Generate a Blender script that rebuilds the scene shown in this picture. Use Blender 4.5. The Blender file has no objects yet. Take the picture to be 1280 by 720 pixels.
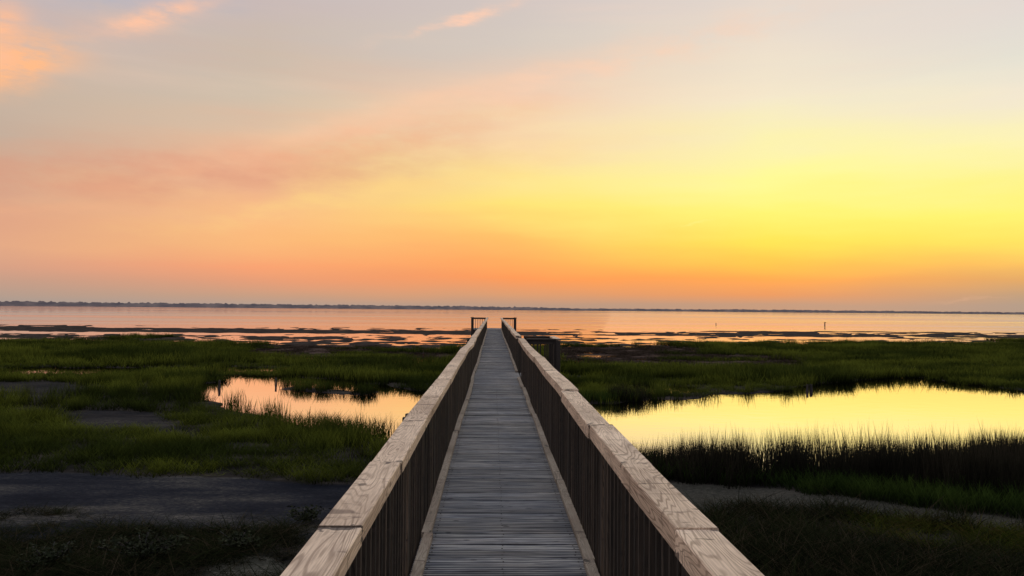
import bpy, math, random
import numpy as np
from mathutils import Matrix, Vector, Euler

random.seed(7); RNG = np.random.default_rng(11)
scene = bpy.context.scene
COL = scene.collection
R = math.radians

# ------------------------------------------------------------------ camera
CAM_H = 3.2; F = 1000.0
cd = bpy.data.cameras.new('camera'); cam = bpy.data.objects.new('camera', cd); COL.objects.link(cam)
cd.sensor_width = 36; cd.lens = F/1280*36; cd.clip_end = 20000; cd.clip_start = 0.05
YAW, PITCH, ROLL = R(1.32), R(1.53), R(0.49)
M = Matrix.Rotation(-YAW, 4, 'Z') @ Matrix.Rotation(R(90)+PITCH, 4, 'X') @ Matrix.Rotation(ROLL, 4, 'Z')
cam.matrix_world = Matrix.Translation((0, 0, CAM_H)) @ M
scene.camera = cam
M3 = np.array(M.to_3x3())

def ground(px, py, z=0.0):
    """map position seen at a photograph pixel -> metres on the level z"""
    d = M3 @ np.array([(px-640)/F, (360-py)/F, -1.0])
    t = (z-CAM_H)/d[2]
    return d[0]*t, d[1]*t
def to_map(X, Y, z=0.0):
    P = np.stack([X, Y, np.full_like(X, z-CAM_H)])
    c = np.tensordot(M3.T, P, 1)
    w = np.maximum(-c[2], 0.3)
    return 640+F*c[0]/w, 360-F*c[1]/w

# ------------------------------------------------------------------ noise
def _h(ix, iy, s):
    n = (ix*374761393 + iy*668265263 + s*1442695041) & 0xffffffff
    n = ((n ^ (n >> 13))*1274126177) & 0xffffffff
    n = n ^ (n >> 16)
    return (n & 0xffff)/65535.0
def vnoise(x, y, s=0):
    xi = np.floor(x).astype(np.int64); yi = np.floor(y).astype(np.int64)
    fx = x-xi; fy = y-yi
    fx = fx*fx*(3-2*fx); fy = fy*fy*(3-2*fy)
    a = _h(xi, yi, s); b = _h(xi+1, yi, s); c = _h(xi, yi+1, s); d = _h(xi+1, yi+1, s)
    return (a+(b-a)*fx)*(1-fy)+(c+(d-c)*fx)*fy
def fbm(x, y, s=0, o=4):
    t = 0; a = .5; n = 0
    for k in range(o):
        t = t+a*vnoise(x*2**k+17*k, y*2**k-9*k, s+k); n += a; a *= .5
    return t/n
def sstep(x, a, b):
    t = np.clip((x-a)/(b-a), 0, 1); return t*t*(3-2*t)
def inpoly(poly, x, y):
    r = np.zeros(x.shape, bool); n = len(poly)
    for i in range(n):
        x1, y1 = poly[i]; x2, y2 = poly[(i+1) % n]
        if y1 == y2: continue
        c = ((y1 > y) != (y2 > y)) & (x < (x2-x1)*(y-y1)/(y2-y1)+x1)
        r ^= c
    return r

# ------------------------------------------------------------------ node helper
class NT:
    def __init__(s, nt): s.nt = nt; nt.nodes.clear()
    def n(s, t, **kw):
        o = s.nt.nodes.new(t)
        for k, v in kw.items():
            if k.startswith('_'): setattr(o, k[1:], v)
        for k, v in kw.items():
            if k.startswith('_'): continue
            key = int(k[1:]) if k[0] == 'i' and k[1:].isdigit() else k.replace('__', ' ')
            s.put(o.inputs[key], v)
        return o
    def put(s, sock, v):
        if isinstance(v, bpy.types.NodeSocket): s.nt.links.new(v, sock)
        elif isinstance(v, bpy.types.Node): s.nt.links.new(v.outputs[0], sock)
        else: sock.default_value = v
    def m(s, op, a, b=None, c=None, clamp=False):
        o = s.nt.nodes.new('ShaderNodeMath'); o.operation = op; o.use_clamp = clamp
        s.put(o.inputs[0], a)
        if b is not None: s.put(o.inputs[1], b)
        if c is not None: s.put(o.inputs[2], c)
        return o.outputs[0]
    def mix(s, f, a, b, bt='MIX'):
        o = s.nt.nodes.new('ShaderNodeMix'); o.data_type = 'RGBA'; o.blend_type = bt
        s.put(o.inputs[0], f); s.put(o.inputs[6], a); s.put(o.inputs[7], b)
        return o.outputs[2]
    def ramp(s, f, stops, interp='LINEAR'):
        o = s.nt.nodes.new('ShaderNodeValToRGB'); o.color_ramp.interpolation = interp
        e = o.color_ramp.elements
        while len(e) < len(stops): e.new(0.5)
        for el, (p, c) in zip(e, stops):
            el.position = p; el.color = c if len(c) == 4 else (*c, 1)
        s.put(o.inputs[0], f); return o.outputs[0]
    def mr(s, v, a, b, c=0., d=1., it='LINEAR'):
        o = s.nt.nodes.new('ShaderNodeMapRange'); o.interpolation_type = it
        for i, q in enumerate((v, a, b, c, d)): s.put(o.inputs[i], q)
        return o.outputs[0]
    def noise(s, vec, scale, detail=3, rough=.5, dist=0.):
        o = s.n('ShaderNodeTexNoise', Vector=vec, Scale=scale, Detail=detail, Roughness=rough, Distortion=dist)
        return o.outputs[0]
    def mapping(s, vec, sc=(1, 1, 1), rot=(0, 0, 0), loc=(0, 0, 0)):
        o = s.n('ShaderNodeMapping', Vector=vec); o.inputs['Scale'].default_value = sc
        o.inputs['Rotation'].default_value = rot; o.inputs['Location'].default_value = loc
        return o.outputs[0]
def lin(c):
    def f(v):
        v /= 255.; return v/12.92 if v <= .04045 else ((v+.055)/1.055)**2.4
    return tuple(f(v) for v in c)+(1,)
def new_mat(name):
    m = bpy.data.materials.new(name); m.use_nodes = True
    return m, NT(m.node_tree)
def g(v): return (v, v, v, 1)

# ------------------------------------------------------------------ world: dusk sky
w = bpy.data.worlds.new('World'); scene.world = w; w.use_nodes = True
SUN_AZ, SUN_EL = R(24), R(1.5)
def build_sky():
    t = NT(w.node_tree)
    gen = t.n('ShaderNodeTexCoord').outputs['Generated']
    sx = t.n('ShaderNodeSeparateXYZ', Vector=gen)
    X, Y, Z = sx.outputs
    az = t.m('ARCTAN2', X, Y)
    hyp = t.m('SQRT', t.m('ADD', t.m('MULTIPLY', X, X), t.m('MULTIPLY', Y, Y)))
    v = t.m('DIVIDE', Z, t.m('MAXIMUM', hyp, .001))
    v = t.m('MAXIMUM', v, 0.0)
    uv = t.n('ShaderNodeCombineXYZ', X=az, Y=v).outputs[0]
    # soft warp so the bands waver and tilt like thin high cloud
    n1 = t.noise(t.mapping(uv, (1.6, 9, 1), (0, 0, R(10))), 1.0, 4, .5)
    n2 = t.noise(t.mapping(uv, (5, 34, 1), (0, 0, R(6)), (3, 1, 0)), 1.0, 4, .55)
    amp = t.mr(v, 0.02, .12, .15, 1.0)
    w1 = t.m('MULTIPLY', t.m('SUBTRACT', n1, .5), .10)
    w2 = t.m('MULTIPLY', t.m('SUBTRACT', n2, .5), .035)
    vv = t.m('ADD', v, t.m('MULTIPLY', t.m('ADD', w1, w2), amp))
    vv = t.m('MAXIMUM', vv, 0.0)
    pos = t.m('DIVIDE', vv, t.m('ADD', vv, .3))
    ys = [0, 60, 120, 180, 220, 260, 300, 330, 350, 370, 383]
    cols = {
     0: [(196,182,180),(203,180,166),(195,178,162),(196,174,156),(210,168,142),(222,164,134),(226,168,134),(214,160,134),(197,157,136),(180,156,141),(168,155,146)],
     320: [(200,184,180),(202,187,172),(207,190,170),(228,190,158),(238,180,142),(250,190,134),(250,184,122),(247,162,115),(228,157,120),(197,157,131),(176,156,143)],
     640: [(208,196,192),(213,201,190),(240,208,180),(251,219,168),(253,228,146),(254,227,120),(255,193,104),(255,172,95),(251,154,90),(216,156,115),(181,151,131)],
     960: [(226,216,206),(236,222,203),(243,232,203),(250,241,174),(252,248,150),(253,243,116),(254,227,86),(254,196,80),(253,166,83),(226,151,99),(186,151,126)],
     1280: [(225,216,209),(226,223,210),(241,230,207),(251,242,178),(250,242,147),(252,242,114),(251,226,98),(246,190,98),(221,166,104),(186,156,126),(172,153,136)]}
    hi = [(.62, (196,200,206)), (1.6, (212,218,228)), (60, (204,214,230))]  # upper sky out of view, lightened to add ambient light
    out = None; pa = None
    for x, cs in cols.items():
        a = math.atan((x-617)/1000.)
        st = []
        for y, c in zip(ys, cs):
            ve = (386.5-y+.0087*(x-617))/1000.*math.cos(a)
            ve = max(ve, .001); st.append((ve/(ve+.3), lin(c)))
        st.reverse()
        st += [(q/(q+.3), lin(c)) for q, c in hi]
        c = t.ramp(pos, st)
        out = c if out is None else t.mix(t.mr(az, pa, a), out, c)
        pa = a
    # salmon veil on the left
    n3 = t.noise(t.mapping(uv, (1.5, 13, 1), (0, 0, R(24)), (7, 2, 0)), 1.0, 5, .55)
    veil = t.m('MULTIPLY', t.mr(n3, .47, .72, it='SMOOTHSTEP'), t.mr(az, .25, -.15))
    veil = t.m('MULTIPLY', veil, t.m('MULTIPLY', t.mr(v, .05, .14), t.mr(v, .36, .22)))
    out = t.mix(t.m('MULTIPLY', veil, .25), out, lin((236,160,128)))
    n4 = t.noise(t.mapping(uv, (2, 18, 1), (0, 0, R(14)), (1, 9, 0)), 1.0, 5, .55)
    out = t.mix(t.m('MULTIPLY', t.mr(n4, .5, .8, it='SMOOTHSTEP'), t.mr(v, .15, .3, 0, .22)), out, lin((250,214,190)))
    # small lit clouds
    def blob(px, py, a_, b_, rot, colr, st, seed):
        nonlocal out
        az0 = math.atan((px-617)/1000.); v0 = (386.5-py)/1000.*math.cos(az0)
        du = t.m('SUBTRACT', az, az0); dv = t.m('SUBTRACT', v, v0)
        wn = t.noise(t.mapping(uv, (9, 22, 1), (0, 0, rot), (seed, 0, 0)), 1.0, 5, .6)
        off = t.m('MULTIPLY', t.m('SUBTRACT', wn, .5), .05)
        dv = t.m('ADD', dv, off)
        c_, s_ = math.cos(rot), math.sin(rot)
        p = t.m('ADD', t.m('MULTIPLY', du, c_/a_), t.m('MULTIPLY', dv, s_/a_))
        q = t.m('ADD', t.m('MULTIPLY', du, -s_/b_), t.m('MULTIPLY', dv, c_/b_))
        r2 = t.m('ADD', t.m('MULTIPLY', p, p), t.m('MULTIPLY', q, q))
        e = t.m('EXPONENT', t.m('MULTIPLY', r2, -1))
        wn2 = t.noise(t.mapping(uv, (14, 40, 1), (0, 0, rot), (seed+3, 2, 0)), 1.0, 5, .6)
        e = t.m('MULTIPLY', e, t.mr(wn2, .3, .6))
        out = t.mix(t.m('MULTIPLY', e, st, clamp=True), out, lin(colr))
    # long diagonal veils rising to the right
    blob(215, 222, .30, .030, R(6), (216,148,124), .55, 11)
    blob(400, 190, .24, .020, R(13), (240,172,134), .55, 13)
    blob(470, 150, .20, .016, R(17), (250,196,158), .45, 17)
    blob(760, 78, .26, .020, R(13), (252,208,178), .6, 15)
    blob(560, 118, .20, .012, R(16), (251,204,170), .35, 19)
    blob(450, 245, .22, .016, R(12), (254,214,134), .55, 21)
    blob(120, 268, .20, .010, R(3), (238,178,138), .5, 23)
    blob(160, -4, .10, .016, R(6), (178,178,192), .9, 25)
    blob(8, 84, .055, .026, R(22), (255,188,138), 1.8, 1)
    blob(2, 50, .020, .035, R(-10), (253,190,150), 1.2, 2)
    blob(190, 26, .055, .013, R(24), (252,196,164), 1.25, 4)
    blob(565, 22, .075, .006, R(17), (252,205,178), 1.0, 6)
    blob(868, 283, .018, .0016, R(12), (255,240,130), .8, 8)
    blob(1225, 371, .028, .0013, R(0), (214,172,140), .45, 9)
    # away from the afterglow the unseen sky is pale grey, brightened to add ambient light
    back = t.ramp(pos, [(0, lin((168,156,158))), (.3, lin((196,186,186))), (.7, lin((204,204,212))), (1, lin((204,214,230)))])
    absaz = t.m('ABSOLUTE', az)
    out = t.mix(t.mr(absaz, .75, 2.0), out, back)
    bg1 = t.n('ShaderNodeBackground', Color=out, Strength=1.075)
    sk = t.n('ShaderNodeTexSky', _sky_type='NISHITA'); sk.sun_disc = False
    sk.sun_elevation = SUN_EL; sk.sun_rotation = SUN_AZ
    bg2 = t.n('ShaderNodeBackground', Color=sk.outputs[0], Strength=.05)
    add = t.n('ShaderNodeMixShader', Fac=.06, i1=bg1, i2=bg2)
    t.n('ShaderNodeOutputWorld', Surface=add)
build_sky()
ld = bpy.data.lights.new('sun', 'SUN'); ld.energy = .05; ld.angle = R(40); ld.color = (1, .74, .48)
lo = bpy.data.objects.new('sun', ld); COL.objects.link(lo)
dirv = Vector((math.sin(R(26)), math.cos(R(26)), math.tan(R(10))))
lo.rotation_euler = dirv.to_track_quat('Z', 'Y').to_euler(); lo.location = (0, 0, 30)

# ------------------------------------------------------------------ materials
def mat_wood(name, light, dark, along='Y', gscale=1.0, contrast=1.0, endstain=True):
    m, t = new_mat(name)
    tc = t.n('ShaderNodeTexCoord'); oi = t.n('ShaderNodeObjectInfo')
    ob = t.n('ShaderNodeVectorMath', _operation='ADD', i0=tc.outputs['Object'],
             i1=t.n('ShaderNodeVectorMath', _operation='SCALE', i0=(13.1, 31.7, 7.3), Scale=oi.outputs['Random']).outputs[0]).outputs[0]
    a = {'X': 0, 'Y': 1, 'Z': 2}[along]
    sc = [7.5*gscale]*3; sc[a] = .72*gscale
    wob = t.noise(t.mapping(ob, tuple(sc)), 1.0, 2, .45, .35)
    rings = t.m('SINE', t.m('MULTIPLY', wob, 165.0))
    rings = t.mr(rings, .1, 1.0, it='SMOOTHSTEP')
    patch = t.noise(t.mapping(ob, tuple([3 if k != a else 1.6 for k in range(3)])), 1.0, 3)
    fs = [170]*3; fs[a] = 5
    fine = t.noise(t.mapping(ob, tuple(fs)), 1.0, 3, .6)
    col = t.mix(t.m('MULTIPLY', rings, t.mr(patch, .35, .65, .26*contrast, .70*contrast)), lin(light), lin(dark))
    col = t.mix(t.mr(fine, .42, .70, 0, .5), col, lin(dark))
    big = t.noise(t.mapping(ob, (1.3, 1.3, 1.3)), 1.0, 4)
    col = t.mix(1.0, col, t.ramp(big, [(.3, (.66,.62,.60,1)), (.7, g(1.12))]), 'MULTIPLY')
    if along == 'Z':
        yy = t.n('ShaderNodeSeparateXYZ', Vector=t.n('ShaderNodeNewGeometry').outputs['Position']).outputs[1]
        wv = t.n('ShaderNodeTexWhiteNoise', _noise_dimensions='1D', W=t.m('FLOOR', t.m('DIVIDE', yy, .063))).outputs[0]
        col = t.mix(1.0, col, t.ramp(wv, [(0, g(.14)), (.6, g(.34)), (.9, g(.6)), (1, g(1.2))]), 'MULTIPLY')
    # knots and checks
    vs = [6.5]*3; vs[a] = 4.0
    vor = t.n('ShaderNodeTexVoronoi', Vector=t.mapping(ob, tuple(vs)), Scale=.8, Randomness=1.0)
    kn = t.m('MULTIPLY', t.mr(t.m('ADD', vor.outputs['Distance'], t.m('MULTIPLY', t.m('SUBTRACT', fine, .5), .06)), .055, .115, 1, 0, 'SMOOTHSTEP'), t.m('GREATER_THAN', t.n('ShaderNodeSeparateColor', Color=vor.outputs['Color']).outputs[0], .35))
    col = t.mix(t.m('MULTIPLY', kn, .75), col, lin((48,38,34)))
    cs = [5]*3; cs[a] = 26
    ck = t.noise(t.mapping(ob, tuple(cs)), 1.0, 2, .5, 1.4)
    ckm = t.m('MULTIPLY', t.mr(ck, .66, .72), .75)
    col = t.mix(ckm, col, lin((58,46,42)))
    if endstain:
        bs = [9]*3; bs[a] = 2.2
        sv = t.noise(t.mapping(ob, tuple(bs)), 1.0, 4, .65)
        col = t.mix(t.mr(sv, .52, .74, 0, .6), col, lin((134,112,98)))
        sp_ = t.n('ShaderNodeTexVoronoi', Vector=t.mapping(tc.outputs['Object'], (5.2, 5.2, 5.2)), Scale=1.0)
        dr = t.m('MULTIPLY', t.mr(sp_.outputs['Distance'], .03, .05, 1, 0), t.m('GREATER_THAN', t.n('ShaderNodeSeparateColor', Color=sp_.outputs['Color']).outputs[1], .80))
        col = t.mix(t.m('MULTIPLY', dr, .55), col, lin((236,232,224)))
        ts = [4]*3; ts[a] = 15
        tn = t.noise(t.mapping(ob, tuple(ts)), 1.0, 3, .5, .6)
        col = t.mix(t.mr(tn, .64, .70, 0, .65, 'SMOOTHSTEP'), col, lin((84,66,58)))
        gs = t.n('ShaderNodeSeparateXYZ', Vector=tc.outputs['Generated']).outputs[a]
        ed = t.m('MINIMUM', gs, t.m('SUBTRACT', 1.0, gs))
        en = t.noise(t.mapping(ob, (16, 16, 16)), 1.0, 3)
        th = t.m('MULTIPLY', t.mr(en, .48, .66, .0, .055), t.m('GREATER_THAN', oi.outputs['Random'], .35))
        st = t.m('MULTIPLY', t.m('LESS_THAN', ed, th), .8)
        col = t.mix(st, col, lin((36,30,32)))
    hgt = t.m('ADD', t.m('MULTIPLY', rings, -.4), t.m('ADD', t.m('MULTIPLY', fine, .5), t.m('MULTIPLY', t.m('ADD', kn, ckm), -1.2)))
    bump = t.n('ShaderNodeBump', Height=hgt, Strength=.45, Distance=.004)
    p = t.n('ShaderNodeBsdfPrincipled', Roughness=.62, Normal=bump.outputs[0]); t.put(p.inputs['Base Color'], col)
    p.inputs['Specular IOR Level'].default_value = .35
    t.n('ShaderNodeOutputMaterial', Surface=p)
    return m
CAPW = mat_wood('weathered_cap_wood', (236,209,182), (118,92,74))
KICKW = mat_wood('weathered_kick_wood', (172,158,142), (98,86,74), gscale=1.4)
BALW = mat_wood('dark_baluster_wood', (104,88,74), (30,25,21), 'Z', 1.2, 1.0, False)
DARKW = mat_wood('dark_platform_wood', (48,40,36), (26,22,21), 'X', 1.0, 1.0, False)
PILEW = mat_wood('pile_wood', (62,56,50), (34,31,29), 'Z', 1.0, 1.0, False)

def mat_deck():
    m, t = new_mat('grey_deck_boards')
    tc = t.n('ShaderNodeTexCoord').outputs['Object']
    sx = t.n('ShaderNodeSeparateXYZ', Vector=tc)
    idx = t.m('FLOOR', t.m('DIVIDE', t.m('ADD', sx.outputs[1], 10.0), .145))
    wn = t.n('ShaderNodeTexWhiteNoise', _noise_dimensions='1D', W=idx).outputs[0]
    off = t.n('ShaderNodeCombineXYZ', X=t.m('MULTIPLY', wn, 40)).outputs[0]
    ob = t.n('ShaderNodeVectorMath', _operation='ADD', i0=tc, i1=off).outputs[0]
    st = t.noise(t.mapping(ob, (2.6, 75, 10)), 1.0, 4, .6)
    med = t.noise(t.mapping(ob, (1.5, 9, 1)), 1.0, 3, .6)
    col = t.ramp(st, [(.33, lin((46,48,57))), (.48, lin((116,119,127))), (.66, lin((206,202,196)))])
    col = t.mix(1.0, col, t.ramp(wn, [(0, g(.62)), (.5, g(.95)), (1, g(1.32))]), 'MULTIPLY')
    col = t.mix(t.mr(med, .4, .7, 0, .45), col, lin((138,128,116)))
    bl = t.noise(t.mapping(tc, (1.4, .8, 1)), 1.0, 4)
    col = t.mix(1.0, col, t.ramp(bl, [(.3, (.66,.70,.80,1)), (.65, (1.08,1.04,1.0,1))]), 'MULTIPLY')
    # fine reeded grooves
    gy = t.m('FRACT', t.m('DIVIDE', t.m('ADD', sx.outputs[1], 10.0), .145/4))
    gr = t.mr(t.m('ABSOLUTE', t.m('SUBTRACT', gy, .5)), .22, .42, it='SMOOTHSTEP')
    gn = t.noise(t.mapping(ob, (3, 40, 1)), 1.0, 2)
    grc = t.m('MULTIPLY', gr, t.mr(gn, .3, .6, .65, 1.0))
    rid = t.m('MULTIPLY', t.mr(t.m('ABSOLUTE', t.m('SUBTRACT', gy, .5)), .16, .02), t.mr(gn, .4, .6, .1, .75))
    col = t.mix(rid, col, lin((190,188,184)))
    col = t.mix(grc, col, lin((34,35,42)))
    vor = t.n('ShaderNodeTexVoronoi', Vector=t.mapping(ob, (4.2, 16, 1)), Scale=1.0)
    kn = t.mr(vor.outputs['Distance'], .06, .15, 1, 0, 'SMOOTHSTEP')
    col = t.mix(t.m('MULTIPLY', kn, .8), col, lin((26,27,34)))
    h = t.m('SUBTRACT', t.m('MULTIPLY', st, .5), t.m('ADD', gr, kn))
    bump = t.n('ShaderNodeBump', Height=h, Strength=.6, Distance=.004)
    p = t.n('ShaderNodeBsdfPrincipled', Roughness=.72, Normal=bump.outputs[0]); t.put(p.inputs['Base Color'], col)
    p.inputs['Specular IOR Level'].default_value = .12
    t.n('ShaderNodeOutputMaterial', Surface=p)
    return m
DECKM = mat_deck()

def mat_grass(name, base, tipc, tipc2, trans=.35, scale=.12, dead=None):
    m, t = new_mat(name)
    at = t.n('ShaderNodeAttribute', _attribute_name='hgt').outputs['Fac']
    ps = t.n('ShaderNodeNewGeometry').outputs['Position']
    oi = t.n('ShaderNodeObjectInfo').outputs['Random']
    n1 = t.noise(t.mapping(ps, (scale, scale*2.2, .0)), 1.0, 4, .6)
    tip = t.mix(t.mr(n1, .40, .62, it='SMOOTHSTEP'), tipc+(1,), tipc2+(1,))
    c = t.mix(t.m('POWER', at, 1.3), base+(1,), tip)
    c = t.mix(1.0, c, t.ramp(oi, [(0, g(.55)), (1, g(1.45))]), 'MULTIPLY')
    if dead:
        at2 = t.n('ShaderNodeAttribute', _attribute_name='rnd').outputs['Fac']
        c = t.mix(t.m('LESS_THAN', at2, dead[0]), c, dead[1]+(1,))
    d = t.n('ShaderNodeBsdfDiffuse', Color=c); tr = t.n('ShaderNodeBsdfTranslucent', Color=c)
    mx = t.n('ShaderNodeMixShader', Fac=trans, i1=d, i2=tr)
    t.n('ShaderNodeOutputMaterial', Surface=mx)
    return m
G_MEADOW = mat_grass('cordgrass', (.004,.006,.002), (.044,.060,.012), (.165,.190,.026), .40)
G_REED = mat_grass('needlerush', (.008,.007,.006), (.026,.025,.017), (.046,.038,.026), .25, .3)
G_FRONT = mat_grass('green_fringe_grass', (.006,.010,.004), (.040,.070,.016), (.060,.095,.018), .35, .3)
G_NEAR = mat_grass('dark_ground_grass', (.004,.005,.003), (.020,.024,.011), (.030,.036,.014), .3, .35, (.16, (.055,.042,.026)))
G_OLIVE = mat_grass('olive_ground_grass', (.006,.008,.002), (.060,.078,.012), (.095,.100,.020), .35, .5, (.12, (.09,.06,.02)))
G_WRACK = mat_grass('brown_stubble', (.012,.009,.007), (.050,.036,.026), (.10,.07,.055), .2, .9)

def mat_water(name, big, streak):
    m, t = new_mat(name)
    tc = t.n('ShaderNodeTexCoord').outputs['Object']
    if streak:
        s = t.noise(t.mapping(tc, (.0028, .028, 1)), 1.0, 5, .6)
        s2 = t.noise(t.mapping(tc, (.06, .45, 1)), 1.0, 4, .6)
        s3 = t.noise(t.mapping(tc, (.9, 2.6, 1)), 1.0, 4, .6)
        k = t.mr(s, .40, .62, it='SMOOTHSTEP')
        h = t.m('ADD', t.m('MULTIPLY', s2, .5), t.m('MULTIPLY', s3, .18))
        bump = t.n('ShaderNodeBump', Height=h, Strength=t.mr(k, 0, 1, .02, .11), Distance=.25).outputs[0]
        rough = t.mr(k, 0, 1, .02, .13)
        tint = t.mix(k, (1.0,.99,1.0,1), (.94,.86,.88,1))
    else:
        s3 = t.noise(t.mapping(tc, (1.3, 2.2, 1)), 1.0, 3, .5)
        bump = t.n('ShaderNodeBump', Height=s3, Strength=.05, Distance=.05).outputs[0]
        rough = .015; tint = (.99,.86,.97,1)
    gl = t.n('ShaderNodeBsdfGlossy', Color=tint, Roughness=rough, Normal=bump)
    df = t.n('ShaderNodeBsdfDiffuse', Color=(.012,.012,.012,1))
    fr = t.n('ShaderNodeFresnel', IOR=1.36, Normal=bump)
    fac = t.mr(fr.outputs[0], .02, .45, .05, 1.0)
    mx = t.n('ShaderNodeMixShader', Fac=fac, i1=df, i2=gl)
    t.n('ShaderNodeOutputMaterial', Surface=mx)
    return m
BAYM = mat_water('bay_water', True, True); PONDM = mat_water('pond_water', False, False)

def mat_ground():
    m, t = new_mat('marsh_mud')
    at = t.n('ShaderNodeAttribute', _attribute_name='zone').outputs['Color']
    zc = t.n('ShaderNodeSeparateColor', Color=at)
    tc = t.n('ShaderNodeTexCoord').outputs['Object']
    n = t.noise(t.mapping(tc, (1.2, 2.6, 1)), 1.0, 6, .65)
    nf = t.noise(t.mapping(tc, (9, 22, 1)), 1.0, 5, .7)
    nb = t.noise(t.mapping(tc, (.25, .8, 1)), 1.0, 4, .6)
    nv = t.noise(t.mapping(tc, (30, 55, 1)), 1.0, 3, .7)
    base = t.ramp(t.m('ADD', t.m('MULTIPLY', n, .6), t.m('MULTIPLY', nf, .4)), [(.35, (.008,.007,.006,1)), (.65, (.030,.025,.022,1))])
    creek = t.ramp(t.m('ADD', t.m('MULTIPLY', nb, .55), t.m('ADD', t.m('MULTIPLY', nf, .3), t.m('MULTIPLY', nv, .15))), [(.42, (.003,.004,.008,1)), (.50, (.011,.012,.017,1)), (.56, (.034,.032,.031,1)), (.64, (.105,.092,.080,1))])
    sand = t.ramp(t.m('ADD', t.m('MULTIPLY', nf, .6), t.m('MULTIPLY', nv, .4)), [(.38, (.020,.020,.016,1)), (.5, (.050,.048,.038,1)), (.65, (.120,.110,.090,1))])
    wr = t.ramp(t.m('ADD', t.m('MULTIPLY', n, .3), t.m('ADD', t.m('MULTIPLY', nf, .35), t.m('MULTIPLY', nv, .35))), [(.40, (.012,.008,.007,1)), (.52, (.052,.034,.028,1)), (.64, (.12,.084,.072,1))])
    nq = t.noise(t.mapping(tc, (.55, .9, 1)), 1.0, 5, .75)
    mot = t.ramp(nq, [(.36, (.25,.25,.25,1)), (.5, (.9,.9,.9,1)), (.62, (1.7,1.6,1.5,1))])
    wr = t.mix(1.0, wr, mot, 'MULTIPLY'); base = t.mix(1.0, base, mot, 'MULTIPLY')
    c = t.mix(zc.outputs[0], base, wr); c = t.mix(zc.outputs[1], c, sand); c = t.mix(zc.outputs[2], c, creek)
    bump = t.n('ShaderNodeBump', Height=t.m('ADD', n, t.m('MULTIPLY', nf, .5)), Strength=1.0, Distance=.12)
    c = t.mix(1.0, c, (1.7,1.7,1.7,1), 'MULTIPLY')
    d = t.n('ShaderNodeBsdfDiffuse', Color=c, Normal=bump.outputs[0])
    gl = t.n('ShaderNodeBsdfGlossy', Color=(.5,.5,.5,1), Roughness=.45, Normal=bump.outputs[0])
    p = t.n('ShaderNodeMixShader', Fac=.025, i1=d, i2=gl)
    t.n('ShaderNodeOutputMaterial', Surface=p)
    return m
GROUNDM = mat_ground()

# ------------------------------------------------------------------ map of the marsh (waterlines and banks)
POND = [(232,495),(250,484),(262,475),(275,470),(345,469),(365,472),(400,473),(450,476),(480,482),(520,491),(640,503),(745,504),(800,502),(880,497),(960,491),(1000,485),(1012,479),(1080,476),(1150,472.5),(1190,479),(1240,486),(1285,489),(1600,492),(1600,575),(1280,588),(1100,590),(900,590),(760,578),(640,574),(540,566),(480,552),(430,541),(380,530),(330,519),(290,511),(250,504)]
ISLE = [(352,487),(400,492),(462,495),(466,489),(400,485),(360,480)]
WATERS = [POND,
  [(5,468),(70,469.5),(130,468.5),(200,466.5),(300,465.5),(400,466),(520,470),(565,470),(520,464.5),(400,460.5),(250,459),(100,460),(0,461)],
  [(790,483),(872,484),(880,490),(795,491)],
  [(712,450),(742,449),(746,452.5),(716,453)],
  [(480,450),(560,448.5),(575,455),(500,458)],
  [(380,446.5),(400,446),(402,448),(384,448)]]
MUDS = [[(-60,480),(60,479),(128,484),(120,498),(50,504),(-60,506)],
  [(82,522),(125,514),(205,519),(250,532),(225,545),(120,542)],
  [(150,541),(240,548),(330,560),(240,556)],
  [(690,470),(800,473),(830,477),(700,476)], [(880,461),(1010,459),(1010,462),(880,464)]]
CREEK = [(-400,592),(0,590),(60,592),(150,600),(300,603),(440,605),(640,602),(640,720),(430,690),(330,668),(200,662),(100,668),(0,680),(-400,690)]
PATH = [(640,598),(860,605),(900,608),(990,622),(1130,636),(1280,652),(1700,668),(1700,690),(1280,667),(1130,653),(1000,645),(930,642),(880,645),(640,655)]
SANDS = [[(255,706),(340,703),(365,722),(340,740),(260,735)], [(372,660),(440,652),(450,760),(400,740)], [(20,735),(120,728),(160,760),(30,770)]]
WRACKS = [[(300,433),(470,433),(560,438),(575,450),(470,449),(320,447)],
  [(690,432),(830,432),(868,436),(880,442),(1005,449),(1010,458),(860,460),(690,456)]]
OLIVE = [(1040,650),(1130,657),(1280,669),(1500,690),(1500,720),(1280,696),(1120,686),(1050,668)]
SHX = [-3000,-400,0,150,300,480,640,700,860,1000,1280,1700,4000]
SHY = [428,428,427,428,431,437,438,433,431,430,431,432,432]

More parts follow.
